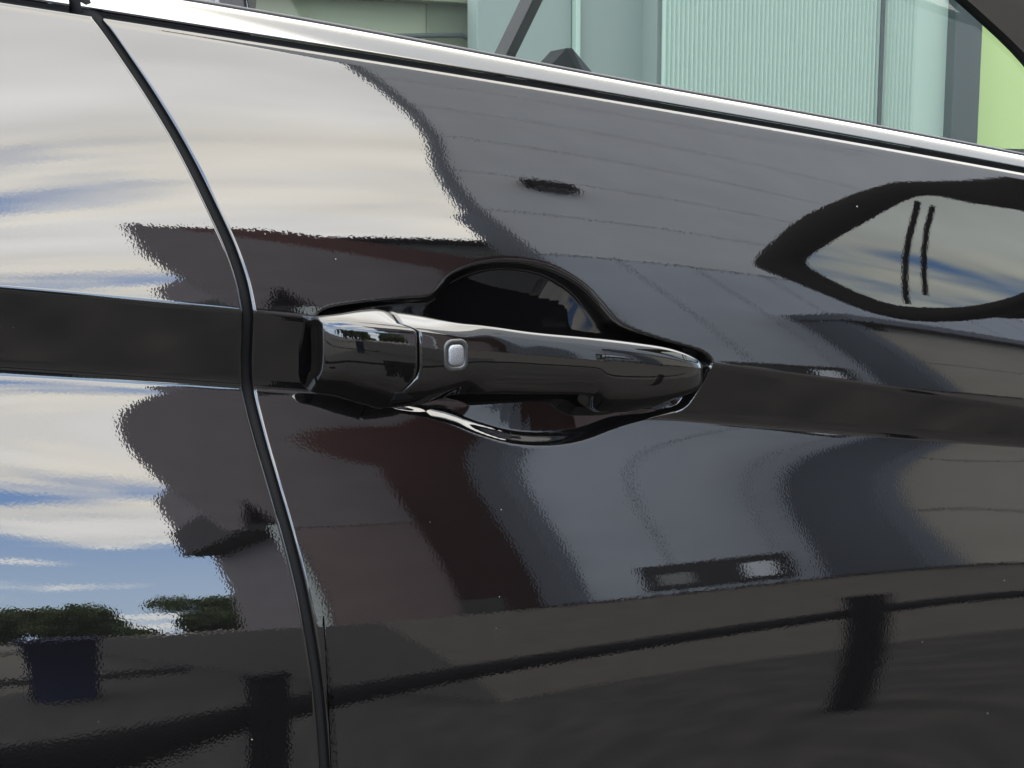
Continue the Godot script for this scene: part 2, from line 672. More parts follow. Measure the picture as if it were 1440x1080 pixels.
func build_car() -> void:
	var car := thing("car", Vector3.ZERO, "glossy black car parked side on, its door handle and belt trim filling the picture", "car")
	cup_line = smooth_loop(CUP, 3)
	gap_up = GAP.duplicate()
	gap_up.reverse()
	# --- front door skin with the handle cup pressed into it
	var cols := edge_cols()
	for k in range(1, 6):
		cols.append([2, k / 5.0, -0.1190])
	var x := -0.1178
	while x < 0.135:
		cols.append([1, x])
		x += 0.00095
	while x < 0.76:
		cols.append([1, x])
		x += 0.006
	var fd := part("front_door", side_panel(1, cols), M.paint, car)
	fd.set_meta("label", "front door skin with pressed handle cup and sharp crease")
	# --- rear door skin
	var rc := edge_cols()
	x = 0.010
	for k in range(1, 40):
		rc.append([2, pow(k / 39.0, 1.2), -0.45])
	for k in range(1, 10):
		rc.append([1, -0.45 - k * 0.06])
	var rd := part("rear_door", side_panel(-1, rc), M.paint, car)
	rd.set_meta("label", "rear door skin left of the shut line")
	# --- front wing beyond the front door
	var wc := []
	for k in 12:
		wc.append([1, 0.764 + k * 0.05])
	part("front_wing", side_panel(1, wc), M.paint, car)
	# --- rubber in the shut line
	var P := []
	for i in 80:
		var y := lerpf(1.215, 0.36, i / 79.0)
		var gx := gap_x(y)
		var z := door_z(gx, minf(y, y_belt(gx)))
		P.append(PackedVector3Array([Vector3(gx - 0.012, y, z - 0.016), Vector3(gx - 0.0035, y, z - 0.0062), Vector3(gx, y, z - 0.0048), Vector3(gx + 0.0035, y, z - 0.0054), Vector3(gx + 0.012, y, z - 0.016)]))
	part("door_seal", grid_mesh(P, Vector3.BACK), M.rubber, car)
	# --- belt mouldings
	for side in 2:
		var xa := -0.80 if side == 0 else -0.2195
		var xb := -0.2255 if side == 0 else 0.76
		var n := 30 if side == 0 else 90
		var tr := strip("window_trim", xa, xb, trim_profile, n, M.trim, car)
		tr.set_meta("label", "bright satin trim of the rear door" if side == 0 else "bright satin trim of the front door")
		strip("belt_rubber", xa, xb, func(_x): return [Vector2(-0.001, -0.012), Vector2(0.0005, -0.0066), Vector2(0.0018, -0.0058), Vector2(0.0026, -0.0068), Vector2(0.0034, -0.0058), Vector2(0.0048, -0.0060), Vector2(0.0058, -0.012)], n, M.rubber, car)
		strip("window_seal", xa, xb, func(xx):
			var q := trim_profile(xx)
			var e: Vector2 = q[q.size() - 3]
			return [e + Vector2(0.0004, -0.004), e + Vector2(0.0006, -0.0012), e + Vector2(0.0012, -0.0008), e + Vector2(0.0026, -0.0022), e + Vector2(0.0031, -0.0046), e + Vector2(0.0031, -0.009)], n, M.seal, car)
	# --- side glass, pillar cover, sail corner
	for side in 2:
		var G := []
		for j in 20:
			var row := PackedVector3Array()
			for i in 41:
				var gx := lerpf(-0.78, -0.235, i / 40.0) if side == 0 else lerpf(-0.126, 0.70, i / 40.0)
				var gy := y_belt(gx) + 0.006 + 0.36 * j / 19.0
				row.append(Vector3(gx, gy, glass_z(gx, gy) - 0.06 * pow(0.36 * j / 19.0, 2.0)))
			G.append(row)
		var gl := part("side_window", grid_mesh(G, Vector3(0, 0.5, 1)), M.glass, car)
		gl.set_meta("label", "rear side window glass" if side == 0 else "front side window glass, tinted green")
	var B := []
	for j in 12:
		var row := PackedVector3Array()
		for q in [[-0.2345, -0.008], [-0.233, 0.0], [-0.18, 0.003], [-0.13, 0.001], [-0.1255, -0.008]]:
			var by: float = y_belt(q[0]) + 0.004 + 0.36 * j / 11.0
			row.append(Vector3(q[0], by, glass_z(q[0], by) + 0.003 + q[1] - 0.06 * pow(0.36 * j / 11.0, 2.0)))
		B.append(row)
	part("door_pillar", grid_mesh(B, Vector3(0, 0.5, 1)), M.gloss, car)
	# sail corner at the front of the window: a thick moulded plate
	var sail := [Vector2(0.4133, 1.270), Vector2(0.4303, 1.2528), Vector2(0.4415, 1.2437), Vector2(0.4520, 1.2345), Vector2(0.4640, 1.2240), Vector2(0.4746, 1.2135), Vector2(0.4820, 1.2045), Vector2(0.4880, 1.1955), Vector2(0.4960, 1.1800), Vector2(0.5003, 1.1663), Vector2(0.505, 1.128), Vector2(0.72, 1.105), Vector2(0.72, 1.19), Vector2(0.56, 1.30), Vector2(0.44, 1.33), Vector2(0.40, 1.30)]
	var sp := PackedVector2Array()
	for v in sail:
		sp.append(v)
	part("mirror_sail", prism(sp, 0.0, 1.0, func(p, k): return Vector3(p.x, p.y, glass_z(p.x, p.y) + lerpf(-0.006, 0.006, k))), M.satin, car)
	build_mirror(car)
	build_handle(car)
	# a little dust on the paint
	var rng := RandomNumberGenerator.new()
	rng.seed = 9
	var ds := new_st()
	for k in 26:
		var dx := rng.randf_range(-0.30, 0.42)
		var dy := rng.randf_range(0.72, 1.15)
		if absf(dx - gap_x(dy)) < 0.012 or cup_inside(Vector2(dx, dy)) > -0.004:
			continue
		var ds_r := rng.randf_range(0.00012, 0.00032)
		box(ds, Vector3(dx, dy, door_z(dx, dy) + ds_r * 0.4), Vector3(ds_r, ds_r * rng.randf_range(0.8, 2.2), ds_r))
	var dust := part("dust", done(ds), M.pale, car)
	dust.set_meta("kind", "stuff")
	build_cabin(car)

func rounded(pts: PackedVector2Array, sub: int) -> PackedVector2Array:
	return smooth_loop(pts, sub)

func build_mirror(car: Node3D) -> void:
	var rim := rounded(PackedVector2Array([Vector2(0.376, 1.328), Vector2(0.330, 1.346), Vector2(0.228, 1.355), Vector2(0.142, 1.333), Vector2(0.086, 1.302), Vector2(0.056, 1.272), Vector2(0.004, 1.200), Vector2(-0.026, 1.148), Vector2(0.000, 1.105), Vector2(0.060, 1.096), Vector2(0.140, 1.108), Vector2(0.215, 1.124), Vector2(0.258, 1.148), Vector2(0.291, 1.182), Vector2(0.338, 1.254), Vector2(0.370, 1.303)]), 4)
	var gl := rounded(PackedVector2Array([Vector2(0.290, 1.292), Vector2(0.225, 1.300), Vector2(0.15, 1.292), Vector2(0.072, 1.268), Vector2(0.030, 1.210), Vector2(-0.008, 1.138), Vector2(0.028, 1.108), Vector2(0.120, 1.122), Vector2(0.192, 1.146), Vector2(0.243, 1.176), Vector2(0.282, 1.240)]), 4)
	# housing: rows from the rim bezel round to the back
	var c := Vector2(0.17, 1.23)
	var rows := []
	for q in [[0.526, 0.0], [0.519, 0.06], [0.514, 0.55], [0.515, 0.9], [0.520, 1.0], [0.53, 0.995], [0.55, 0.96], [0.58, 0.88], [0.605, 0.76], [0.625, 0.58], [0.638, 0.34], [0.643, 0.02]]:
		var row := PackedVector3Array()
		for i in rim.size() + 1:
			var o := rim[i % rim.size()]
			# the inner edge follows the glass outline, found along the same direction from the middle
			var dir := (o - c).normalized()
			var inner: Vector2 = c + dir * ray_len(gl, c, dir)
			var p: Vector2 = inner.lerp(o, q[1]) if q[0] < 0.5205 or q[1] < 0.1 else c + (o - c) * q[1]
			row.append(Vector3(q[0], p.y, p.x))
		rows.append(row)
	var hs := part("side_mirror", grid_mesh(rows, Vector3.LEFT * 0.0 + Vector3(0.6, 0.1, 0.0), true), M.satin, car)
	hs.set_meta("label", "door mirror with black housing")
	part("mirror_glass", prism(gl, 0.5235, 0.528, facing_x), M.mirror, hs)
	# curved dividing line between the flat and the wide-angle part of the mirror glass
	var st := PackedVector3Array()
	for q in [Vector2(0.070, 1.259), Vector2(0.090, 1.251), Vector2(0.118, 1.240), Vector2(0.150, 1.222), Vector2(0.180, 1.198), Vector2(0.205, 1.172), Vector2(0.212, 1.160)]:
		st.append(Vector3(0.5235, q.y, q.x))
	part("mirror_divider", tube(st, 0.0032, 8), M.satin, hs)
	var st2 := PackedVector3Array()
	for q in st.slice(1, 6):
		st2.append(q + Vector3(0.0, -0.008, -0.028))
	part("mirror_divider", tube(st2, 0.0028, 8), M.satin, hs)
	part("mirror_arm", tube(PackedVector3Array([Vector3(0.56, 1.150, -0.12), Vector3(0.57, 1.145, -0.03), Vector3(0.575, 1.150, 0.05), Vector3(0.58, 1.18, 0.12)]), 0.026, 14), M.satin, hs)

func ray_len(loop: PackedVector2Array, c: Vector2, dir: Vector2) -> float:
	for i in loop.size():
		var h = Geometry2D.segment_intersects_segment(c, c + dir, loop[i], loop[(i + 1) % loop.size()])
		if h != null:
			return c.distance_to(h)
	return 0.05

# handle stations: x, y of the back top edge, y of the crest, y of the lower edge, z of the crest
const HND := [[-0.1178, 1.0389, 1.0368, 1.0055, 0.003], [-0.1172, 1.0409, 1.0392, 1.0037, 0.012], [-0.1148, 1.0431, 1.0407, 1.0018, 0.020], [-0.1043, 1.0443, 1.0406, 1.0000, 0.0255], [-0.0895, 1.0457, 1.0394, 0.9958, 0.028], [-0.0782, 1.0461, 1.0383, 0.9933, 0.029], [-0.0659, 1.0449, 1.0368, 0.9911, 0.030], [-0.0550, 1.0426, 1.0353, 0.9913, 0.0307], [-0.0449, 1.0398, 1.0337, 0.9933, 0.031], [-0.0347, 1.0375, 1.0321, 0.9962, 0.031], [-0.0243, 1.0361, 1.0309, 0.9978, 0.031], [0.0037, 1.0312, 1.0268, 0.9960, 0.030], [0.0400, 1.0264, 1.0215, 0.9930, 0.029], [0.0440, 1.0258, 1.0209, 0.9905, 0.0288], [0.0480, 1.0252, 1.0203, 0.9830, 0.0285], [0.0540, 1.0243, 1.0194, 0.9800, 0.028], [0.0683, 1.0220, 1.0170, 0.9792, 0.0268], [0.0893, 1.0182, 1.0131, 0.9808, 0.0245], [0.1037, 1.0140, 1.0098, 0.9835, 0.0218], [0.1141, 1.0094, 1.0068, 0.9864, 0.018], [0.1190, 1.0066, 1.0053, 0.9884, 0.0135], [0.1207, 1.0050, 1.0043, 0.9905, 0.008], [0.1210, 1.0030, 1.0025, 0.9930, 0.004]]

func hnd(x: float, k: int) -> float:
	return through(HND, x, 0, k)

func corner(out: Array, a: Vector2, b: Vector2, c: Vector2, r: float, n: int) -> void:
	var p := b + (a - b).normalized() * minf(r, a.distance_to(b) * 0.48)
	var q := b + (c - b).normalized() * minf(r, c.distance_to(b) * 0.48)
	for k in n + 1:
		var t := float(k) / n
		out.append(p * (1 - t) * (1 - t) + b * 2 * t * (1 - t) + q * t * t)

func handle_section(x: float) -> Array:
	# points (y, z) round the handle from its back top edge over the crest and the face to the lower back edge
	var yt := hnd(x, 1) + 0.0008
	var yc := hnd(x, 2)
	var yb := hnd(x, 3)
	var zc := hnd(x, 4) * 0.86
	var lift := smoothstep(-0.036, -0.020, x) * (1.0 - smoothstep(0.041, 0.048, x))
	var zb := lerpf(-0.012, 0.009, lift)
	var k := clampf(zc / 0.026, 0.1, 1.0)
	var hh := yc - yb
	var A := Vector2(yt - 0.003 * k, zb - 0.001)
	var B := Vector2(yt, maxf(zc - (yt - yc) * lerpf(1.35, 0.50, smoothstep(-0.055, -0.01, x)), zb + 0.002 * k))
	var C := Vector2(yc, zc)
	var Mm := Vector2(yc - hh * 0.45, zc + 0.0010 * k)
	var D := Vector2(yb + hh * lerpf(0.26, 0.12, lift), zc - 0.0026 * k)
	var E := Vector2(yb, lerpf(zb, zc, lerpf(0.45, 0.62, lift)))
	var F := Vector2(yb + 0.002 * k, zb)
	var o := [A]
	corner(o, A, B, C, 0.0025 * k, 4)
	corner(o, B, C, Mm, 0.0045 * k, 10)
	corner(o, C, Mm, D, 0.02, 8)
	corner(o, Mm, D, E, 0.0075 * k, 8)
	corner(o, D, E, F, 0.004 * k, 5)
	o.append(F)
	return o

const SPLIT := -0.0659

func split_shift(i: int, n: int) -> float:
	# how far the cut between cap and grip leans back at the top and the bottom of the section
	var t := float(i) / (n - 1)
	var up := smoothstep(0.34, 0.06, t)
	var dn := smoothstep(0.52, 0.97, t)
	return -0.0125 * up - 0.0155 * dn

func handle_rows(xs: Array, end_cut: int) -> Array:
	var P := []
	for x in xs:
		var sec := handle_section(x)
		var row := PackedVector3Array()
		var n := sec.size()
		for i in n:
			var xx: float = x + split_shift(i, n) * exp(-absf(x - SPLIT) / 0.024)
			row.append(Vector3(xx, sec[i].x, sec[i].y))
		P.append(row)
	# turn the cut end inwards so that the gap has rounded lips
	if end_cut != 0:
		var last: PackedVector3Array = P[P.size() - 1] if end_cut > 0 else P[0]
		var mid := Vector3.ZERO
		for p in last:
			mid += p
		mid /= last.size()
		var add := []
		for q in [[0.00035, 0.0004], [0.0009, 0.0006], [0.006, 0.0005]]:
			var row := PackedVector3Array()
			for p in last:
				var dir := (Vector3(p.x, mid.y, mid.z - 0.006) - p)
				row.append(p + dir.normalized() * minf(q[0], dir.length() * 0.5) + Vector3(q[1] * signf(end_cut), 0, 0))
			add.append(row)
		if end_cut > 0:
			P.append_array(add)
		else:
			for r in add:
				P.push_front(r)
	return P

func build_handle(car: Node3D) -> void:
	var xs := []
	var x := SPLIT + 0.0010
	while x < 0.1209:
		xs.append(x)
		x += 0.0006 if x > 0.112 else 0.0012
	xs.append(0.1210)
	var grip := part("door_handle", grid_mesh(handle_rows(xs, -1), Vector3.BACK), M.handle, car)
	grip.set_meta("label", "gloss black pull handle bar")
	xs = []
	x = -0.1178
	while x < SPLIT - 0.0010:
		xs.append(x)
		x += 0.0003 if x < -0.104 else 0.0010
	xs.append(SPLIT - 0.0010)
	var cap := part("handle_end_cap", grid_mesh(handle_rows(xs, 1), Vector3.BACK), M.handle, grip)
	cap.set_meta("label", "separate gloss black end cap of the handle")
	# dark core seen in the cut between cap and grip
	part("handle_core", box_mesh(Vector3(-0.072, 1.016, 0.006), Vector3(0.018, 0.036, 0.030), 0.004), M.rubber, grip)
	# key-free button: a moulded ring and a speckled silver pad
	var at := Vector3(-0.0450, 1.0216, 0.0)
	var nx := (hnd(-0.035, 4) - hnd(-0.055, 4)) / 0.02
	var tilt := Basis.from_euler(Vector3(0.0, -nx, 0.0))
	var zf := face_z(at.x, at.y)
	part("button_ring", pad(Vector3(at.x, at.y, zf - 0.0004), 0.0137, 0.0175, 0.0048, 0.0010, 0.0090, 0.0120, tilt), M.ring, grip)
	var bt := part("lock_button", pad(Vector3(at.x, at.y, zf - 0.0002), 0.0088, 0.0116, 0.0030, 0.0011, 0.0, 0.0, tilt), M.button, grip)
	bt.set_meta("label", "small speckled silver lock button")

func face_z(x: float, y: float) -> float:
	var s := handle_section(x)
	for i in s.size() - 1:
		if s[i].x >= y and s[i + 1].x < y and s[i].y > 0.015:
			return lerpf(s[i].y, s[i + 1].y, (s[i].x - y) / (s[i].x - s[i + 1].x))
	return 0.031

func rr(w: float, h: float, r: float, n: int) -> PackedVector2Array:
	var o := PackedVector2Array()
	for q in [[1, 1, 0.0], [-1, 1, PI / 2], [-1, -1, PI], [1, -1, PI * 1.5]]:
		for k in n + 1:
			var a: float = q[2] + PI / 2 * k / n
			o.append(Vector2(q[0] * (w / 2 - r) + r * cos(a), q[1] * (h / 2 - r) + r * sin(a)))
	return o

func pad(c: Vector3, w: float, h: float, r: float, tall: float, iw: float, ih: float, turn: Basis) -> ArrayMesh:
	# rounded-rectangle pad; with an inner size it becomes a ring
	var prof := [[0.0, -0.002], [0.0, tall * 0.5], [0.0003, tall * 0.85], [0.0008, tall]]
	var rows := []
	for q in prof:
		rows.append(rr(w - 2 * q[0], h - 2 * q[0], maxf(r - q[0], 0.0004), 6))
	var zs := [-0.002, tall * 0.5, tall * 0.85, tall]
	if iw > 0.0:
		var m := 0.0005
		rows.append(rr(iw + 2 * m, ih + 2 * m, r * 0.75, 6)); zs.append(tall)
		rows.append(rr(iw + m * 0.6, ih + m * 0.6, r * 0.7, 6)); zs.append(tall * 0.8)
		rows.append(rr(iw, ih, r * 0.68, 6)); zs.append(-0.002)
	else:
		rows.append(rr(w * 0.6, h * 0.6, r * 0.6, 6)); zs.append(tall * 1.15)
		rows.append(rr(w * 0.02, h * 0.02, r * 0.005, 6)); zs.append(tall * 1.2)
	var P := []
	for i in rows.size():
		var row := PackedVector3Array()
		for k in rows[i].size() + 1:
			var p: Vector2 = rows[i][k % rows[i].size()]
			row.append(c + turn * Vector3(p.x, p.y, zs[i]))
		P.append(row)
	return grid_mesh(P, Vector3.BACK, true)

func build_cabin(car: Node3D) -> void:
	# the rest of the shell, seen only through the glass: far side, roof, floor, seats, dashboard
	part("inner_door", box_mesh(Vector3(0.2, 0.74, -0.14), Vector3(2.2, 0.80, 0.05), 0.01), M.cabin, car)
	part("cabin_floor", box_mesh(Vector3(0.2, 0.34, -0.88), Vector3(2.2, 0.06, 1.45), 0.01), M.cabin, car)
	part("roof", box_mesh(Vector3(0.0, 1.60, -0.88), Vector3(2.0, 0.05, 1.15), 0.02), M.paint, car)
	part("far_door", box_mesh(Vector3(0.4, 0.72, -1.62), Vector3(2.6, 0.84, 0.10), 0.02), M.cabin, car)
	part("far_pillar", prism(PackedVector2Array([Vector2(0.560, 1.12), Vector2(0.578, 1.12), Vector2(0.835, 1.60), Vector2(0.815, 1.60)]), -1.60, -1.54, facing_z), M.cabin, car)
	part("far_pillar", prism(PackedVector2Array([Vector2(-0.35, 1.12), Vector2(0.20, 1.12), Vector2(0.27, 1.60), Vector2(-0.30, 1.60)]), -1.60, -1.54, facing_z), M.cabin, car)
	# headrests on their seat backs
	for q in [[0.62, -1.15, 1.172], [-0.42, -0.45, 1.10]]:
		var st := new_st()
		box(st, Vector3(q[0] - 0.02, 0.72, q[1]), Vector3(0.14, 0.72, 0.46), 0.05)
		var seat := part("seat_back", done(st), M.cabin, car)
		part("headrest", box_mesh(Vector3(q[0] - 0.03, q[2] + 0.06, q[1]), Vector3(0.085, 0.15, 0.13), 0.05), M.cabin, seat)
	part("dashboard", box_mesh(Vector3(1.15, 0.98, -0.86), Vector3(0.42, 0.34, 1.36), 0.06), M.cabin, car)
	part("front_screen_frame", box_mesh(Vector3(1.30, 0.75, -0.86), Vector3(0.06, 0.72, 1.42), 0.02), M.cabin, car)
	part("sill", box_mesh(Vector3(0.2, 0.30, -0.02), Vector3(2.3, 0.12, 0.16), 0.02), M.satin, car)

# ---------------------------------------------------------------- the yard on the camera's side, seen mirrored in the paint
func structure(called: String, mesh: Mesh, m: Material) -> MeshInstance3D:
	var o := part(called, mesh, m, self)
	o.set_meta("kind", "structure")
	return o

func build_ground() -> void:
	var P := []
	for j in 41:
		var row := PackedVector3Array()
		for i in 41:
			var u := i / 20.0 - 1.0
			var v := j / 20.0 - 1.0
			row.append(Vector3(signf(u) * pow(absf(u), 3.0) * 420.0, 0.0, signf(v) * pow(absf(v), 3.0) * 420.0))
		P.append(row)
	structure("ground", grid_mesh(P, Vector3.UP), M.asphalt)
	# paved bank that rises to the foot of the hall
	var o := PackedVector2Array([Vector2(3.3, 0.004), Vector2(4.55, 0.83), Vector2(40.0, 0.86), Vector2(40.0, -0.4), Vector2(3.3, -0.4)])
	structure("bank", prism(o, 1.55, 40.0, facing_x), M.bank)

func verge(y: float) -> float:
	return through([[4.3, 0.0], [5.3, 0.14], [6.4, 0.46], [7.7, 0.66], [9.0, 0.69], [18.0, 0.70]], y, 0, 1)

func build_hall() -> void:
	var hall := thing("hall", Vector3(2.85, 0.86, 5.0), "tall hall clad in wide light grey panels with a dark corner strip", "building")
	var w := 34.0
	part("core", box_mesh(Vector3(w / 2 + 4.0, 8.2, 6.1), Vector3(w - 8.0, 16.4, 12.0), 0.0), M.grey_panel, hall)
	# upright panels low down, wide lying panels above; the verge leans back from 4.3 m to 7.2 m
	for k in 14:
		part("upright_panel", box_mesh(Vector3(0.04 + 0.565 * (k + 0.5), 1.615, 0.03), Vector3(0.553, 3.22, 0.05), 0.006), M.low_panel, hall)
	part("sheet_wall", box_mesh(Vector3(21.0, 1.615, 0.03), Vector3(26.0, 3.22, 0.05), 0.006), M.low_panel, hall)
	for k in 12:
		var y0 := 3.245 + 1.085 * k
		var x0 := verge(y0)
		var x1 := verge(y0 + 1.07)
		part("cladding_panel", prism(PackedVector2Array([Vector2(x0, y0), Vector2(w, y0), Vector2(w, y0 + 1.07), Vector2(x1, y0 + 1.07)]), 0.005, 0.055, facing_z), M.grey_panel, hall)
	part("corner_strip", box_mesh(Vector3(0.0, 2.14, 0.11), Vector3(0.10, 4.28, 0.34), 0.01), M.slate, hall)
	var vl := PackedVector2Array()
	var cl := PackedVector2Array([Vector2(w, 0.0), Vector2(0.02, 0.0)])
	for k in 13:
		var y := 4.29 + pow(k / 12.0, 1.6) * 12.1
		vl.append(Vector2(verge(y) - 0.05, y))
		cl.append(Vector2(verge(y) + 0.02, y))
	cl.append(Vector2(w, 16.39))
	for k in 13:
		var y := 4.29 + pow((12 - k) / 12.0, 1.6) * 12.1
		vl.append(Vector2(verge(y) + 0.05, y))
	part("corner_strip", prism(vl, -0.03, 0.10, facing_z), M.slate, hall)
	part("core", prism(cl, 0.06, 0.095, facing_z), M.dark_joint, hall)
	part("roof_cap", box_mesh(Vector3(w / 2 + 0.3, 16.47, 0.2), Vector3(w - 0.4, 0.12, 0.6), 0.02), M.slate, hall)
	# low strip window near the corner, one pane lit by the sky behind it
	var win := part("strip_window", box_mesh(Vector3(0.80, 0.30, -0.005), Vector3(0.78, 0.46, 0.03), 0.004), M.dark_joint, hall)
	part("pane", box_mesh(Vector3(0.57, 0.26, -0.022), Vector3(0.18, 0.20, 0.012), 0.002), M.green_grey, win)
	part("pane", box_mesh(Vector3(1.02, 0.28, -0.022), Vector3(0.15, 0.26, 0.012), 0.002), M.white, win)
	# wall lamp
	var lamp := thing("wall_lamp", Vector3(3.76, 6.02, 4.98), "small dark box lamp fixed on the grey hall wall", "lamp")
	part("lamp_body", box_mesh(Vector3(0, 0, -0.06), Vector3(0.44, 0.20, 0.14), 0.03), M.steel, lamp)
	part("lamp_glass", box_mesh(Vector3(0, -0.105, -0.06), Vector3(0.34, 0.02, 0.09), 0.004), M.cabin_pale, lamp)

func build_annex() -> void:
	var a := thing("annex", Vector3(4.18, 0.86, 4.55), "low beige annex with slate corner and roof edge before the hall", "building")
	part("wall", box_mesh(Vector3(4.3, 0.95, 0.24), Vector3(7.9, 1.9, 0.40), 0.0), M.beige, a)
	part("wall_panel", box_mesh(Vector3(1.155, 0.45, 0.02), Vector3(2.03, 0.88, 0.04), 0.006), M.beige, a)
	part("wall_panel", box_mesh(Vector3(3.05, 0.45, 0.02), Vector3(1.74, 0.88, 0.04), 0.006), M.beige, a)
	part("wall_panel", box_mesh(Vector3(1.155, 1.32, 0.02), Vector3(2.03, 0.84, 0.04), 0.006), M.beige, a)
	part("wall_panel", box_mesh(Vector3(3.05, 1.32, 0.02), Vector3(1.74, 0.84, 0.04), 0.006), M.beige, a)
	part("corner_post", box_mesh(Vector3(0.06, 0.95, 0.20), Vector3(0.12, 1.9, 0.52), 0.01), M.slate, a)
	part("roof_edge", box_mesh(Vector3(4.17, 1.99, 0.16), Vector3(8.4, 0.17, 0.70), 0.015), M.slate, a)

func build_brown_house() -> void:
	# brown volume that overhangs on a pale column, its roof line falling to the right
	var h := thing("brown_house", Vector3(1.19, 0.0, 6.0), "brown grey building whose upper floor overhangs on a pale column", "building")
	part("front_wall", prism(PackedVector2Array([Vector2(-0.13, 5.50), Vector2(-0.10, 4.70), Vector2(0.02, 3.90), Vector2(0.22, 2.89), Vector2(0.31, 2.91), Vector2(0.45, 3.60), Vector2(0.61, 2.93), Vector2(1.46, 2.93), Vector2(1.46, 4.1)]), 0.0, 0.12, facing_z), M.brown, h)
	part("lower_wall", box_mesh(Vector3(1.035, 1.46, 0.07), Vector3(0.85, 2.92, 0.12), 0.0), M.redbrown, h)
	part("side_wall", box_mesh(Vector3(0.47, 3.9, 1.4), Vector3(0.14, 1.6, 2.5), 0.0), M.brown, h)
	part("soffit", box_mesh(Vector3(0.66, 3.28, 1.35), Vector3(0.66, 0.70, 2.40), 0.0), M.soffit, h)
	part("ground_floor", box_mesh(Vector3(1.05, 1.5, 1.5), Vector3(0.80, 3.0, 2.6), 0.0), M.brown, h)
	var col := part("column", tube(PackedVector3Array([Vector3(0.54, 0.0, 0.02), Vector3(0.54, 3.0, 0.02)]), 0.05, 12), M.pale, h)
	part("column_foot", box_mesh(Vector3(0.54, 0.04, 0.02), Vector3(0.2, 0.08, 0.2), 0.01), M.pale, col)
	var r := thing("red_house", Vector3(1.25, 0.0, 6.6), "dark red building close behind the brown one, roof sloping down", "building")
	part("gable_wall", prism(PackedVector2Array([Vector2(0.9, 5.6), Vector2(1.15, 3.05), Vector2(1.2, 3.05), Vector2(1.2, 0.0), Vector2(2.5, 0.0), Vector2(2.5, 4.5)]), 2.4, 2.55, facing_z), M.red, r)
	part("gable_wall", prism(PackedVector2Array([Vector2(-0.04, 5.84), Vector2(0.12, 4.9), Vector2(0.55, 3.3), Vector2(1.0, 3.25), Vector2(1.0, 0.0), Vector2(2.75, 0.0), Vector2(2.75, 4.3), Vector2(0.75, 5.60)]), 0.0, 0.12, facing_z), M.red, r)
	part("body", box_mesh(Vector3(1.85, 1.7, 1.25), Vector3(1.2, 3.4, 2.2), 0.0), M.red, r)
	part("window", box_mesh(Vector3(1.70, 0.95, -0.01), Vector3(0.55, 0.40, 0.04), 0.005), M.green_grey, r)
	var g := thing("green_grey_house", Vector3(3.05, 0.0, 9.4), "grey green boarded building behind the red one, with flat roof", "building")
	part("body", box_mesh(Vector3(3.0, 3.5, 1.6), Vector3(6.0, 7.0, 3.0), 0.0), M.green_grey, g)
	for k in 18:
		part("board", box_mesh(Vector3(3.0, 0.22 + k * 0.385, 0.06), Vector3(6.0, 0.37, 0.05), 0.008), M.green_grey, g)
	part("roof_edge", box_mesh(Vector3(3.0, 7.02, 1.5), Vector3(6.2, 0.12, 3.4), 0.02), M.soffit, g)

func build_barrier() -> void:
	var b := thing("guard_rail", Vector3.ZERO, "dark steel tube guard rail on square posts along the parking bay", "guard rail")
	part("rail", tube(PackedVector3Array([Vector3(-4.6, 0.59, -0.33), Vector3(-1.0, 0.59, 0.93), Vector3(0.2, 0.59, 1.35), Vector3(1.66, 0.59, 1.861), Vector3(2.6, 0.59, 2.23), Vector3(4.4, 0.59, 3.12)]), 0.030, 16), M.steel, b)
	var turn := Basis(Vector3.UP, -atan(0.35))
	for k in range(-3, 2):
		var px := 0.15 + 1.58 * k
		var z := 1.28 + 0.35 * px - 0.055
		var ps := part("post", box_mesh(Vector3(px, 0.345, z), Vector3(0.058, 0.69, 0.058), 0.006, turn), M.steel, b)
		part("post_cap", box_mesh(Vector3(px, 0.70, z), Vector3(0.066, 0.02, 0.066), 0.006, turn), M.steel, ps)
	# kerb line beyond the rail
	structure("kerb", box_mesh(Vector3(-8.0, 0.06, 9.0), Vector3(18.6, 0.12, 0.22), 0.02), M.dark_joint)

func build_bin() -> void:
	var b := thing("wheelie_bin", Vector3(0.05, 0.0, 6.6), "dark blue wheelie bin standing on the asphalt", "bin")
	var P := []
	for q in [[0.0, 0.40, 0.42], [0.06, 0.42, 0.45], [0.82, 0.52, 0.60], [0.84, 0.56, 0.64]]:
		var row := PackedVector3Array()
		var o := rr(q[1], q[2], 0.05, 4)
		for k in o.size() + 1:
			row.append(Vector3(o[k % o.size()].x, q[0], o[k % o.size()].y))
		P.append(row)
	part("body", grid_mesh(P, Vector3.ZERO, true), M.bin_blue, b)
	part("lid", box_mesh(Vector3(0, 0.875, 0), Vector3(0.58, 0.07, 0.68), 0.03), M.bin_blue, b)
	for s in [-1.0, 1.0]:
		part("wheel", tube(PackedVector3Array([Vector3(s * 0.17, 0.10, 0.26), Vector3(s * 0.24, 0.10, 0.26)]), 0.10, 16), M.rubber, b)

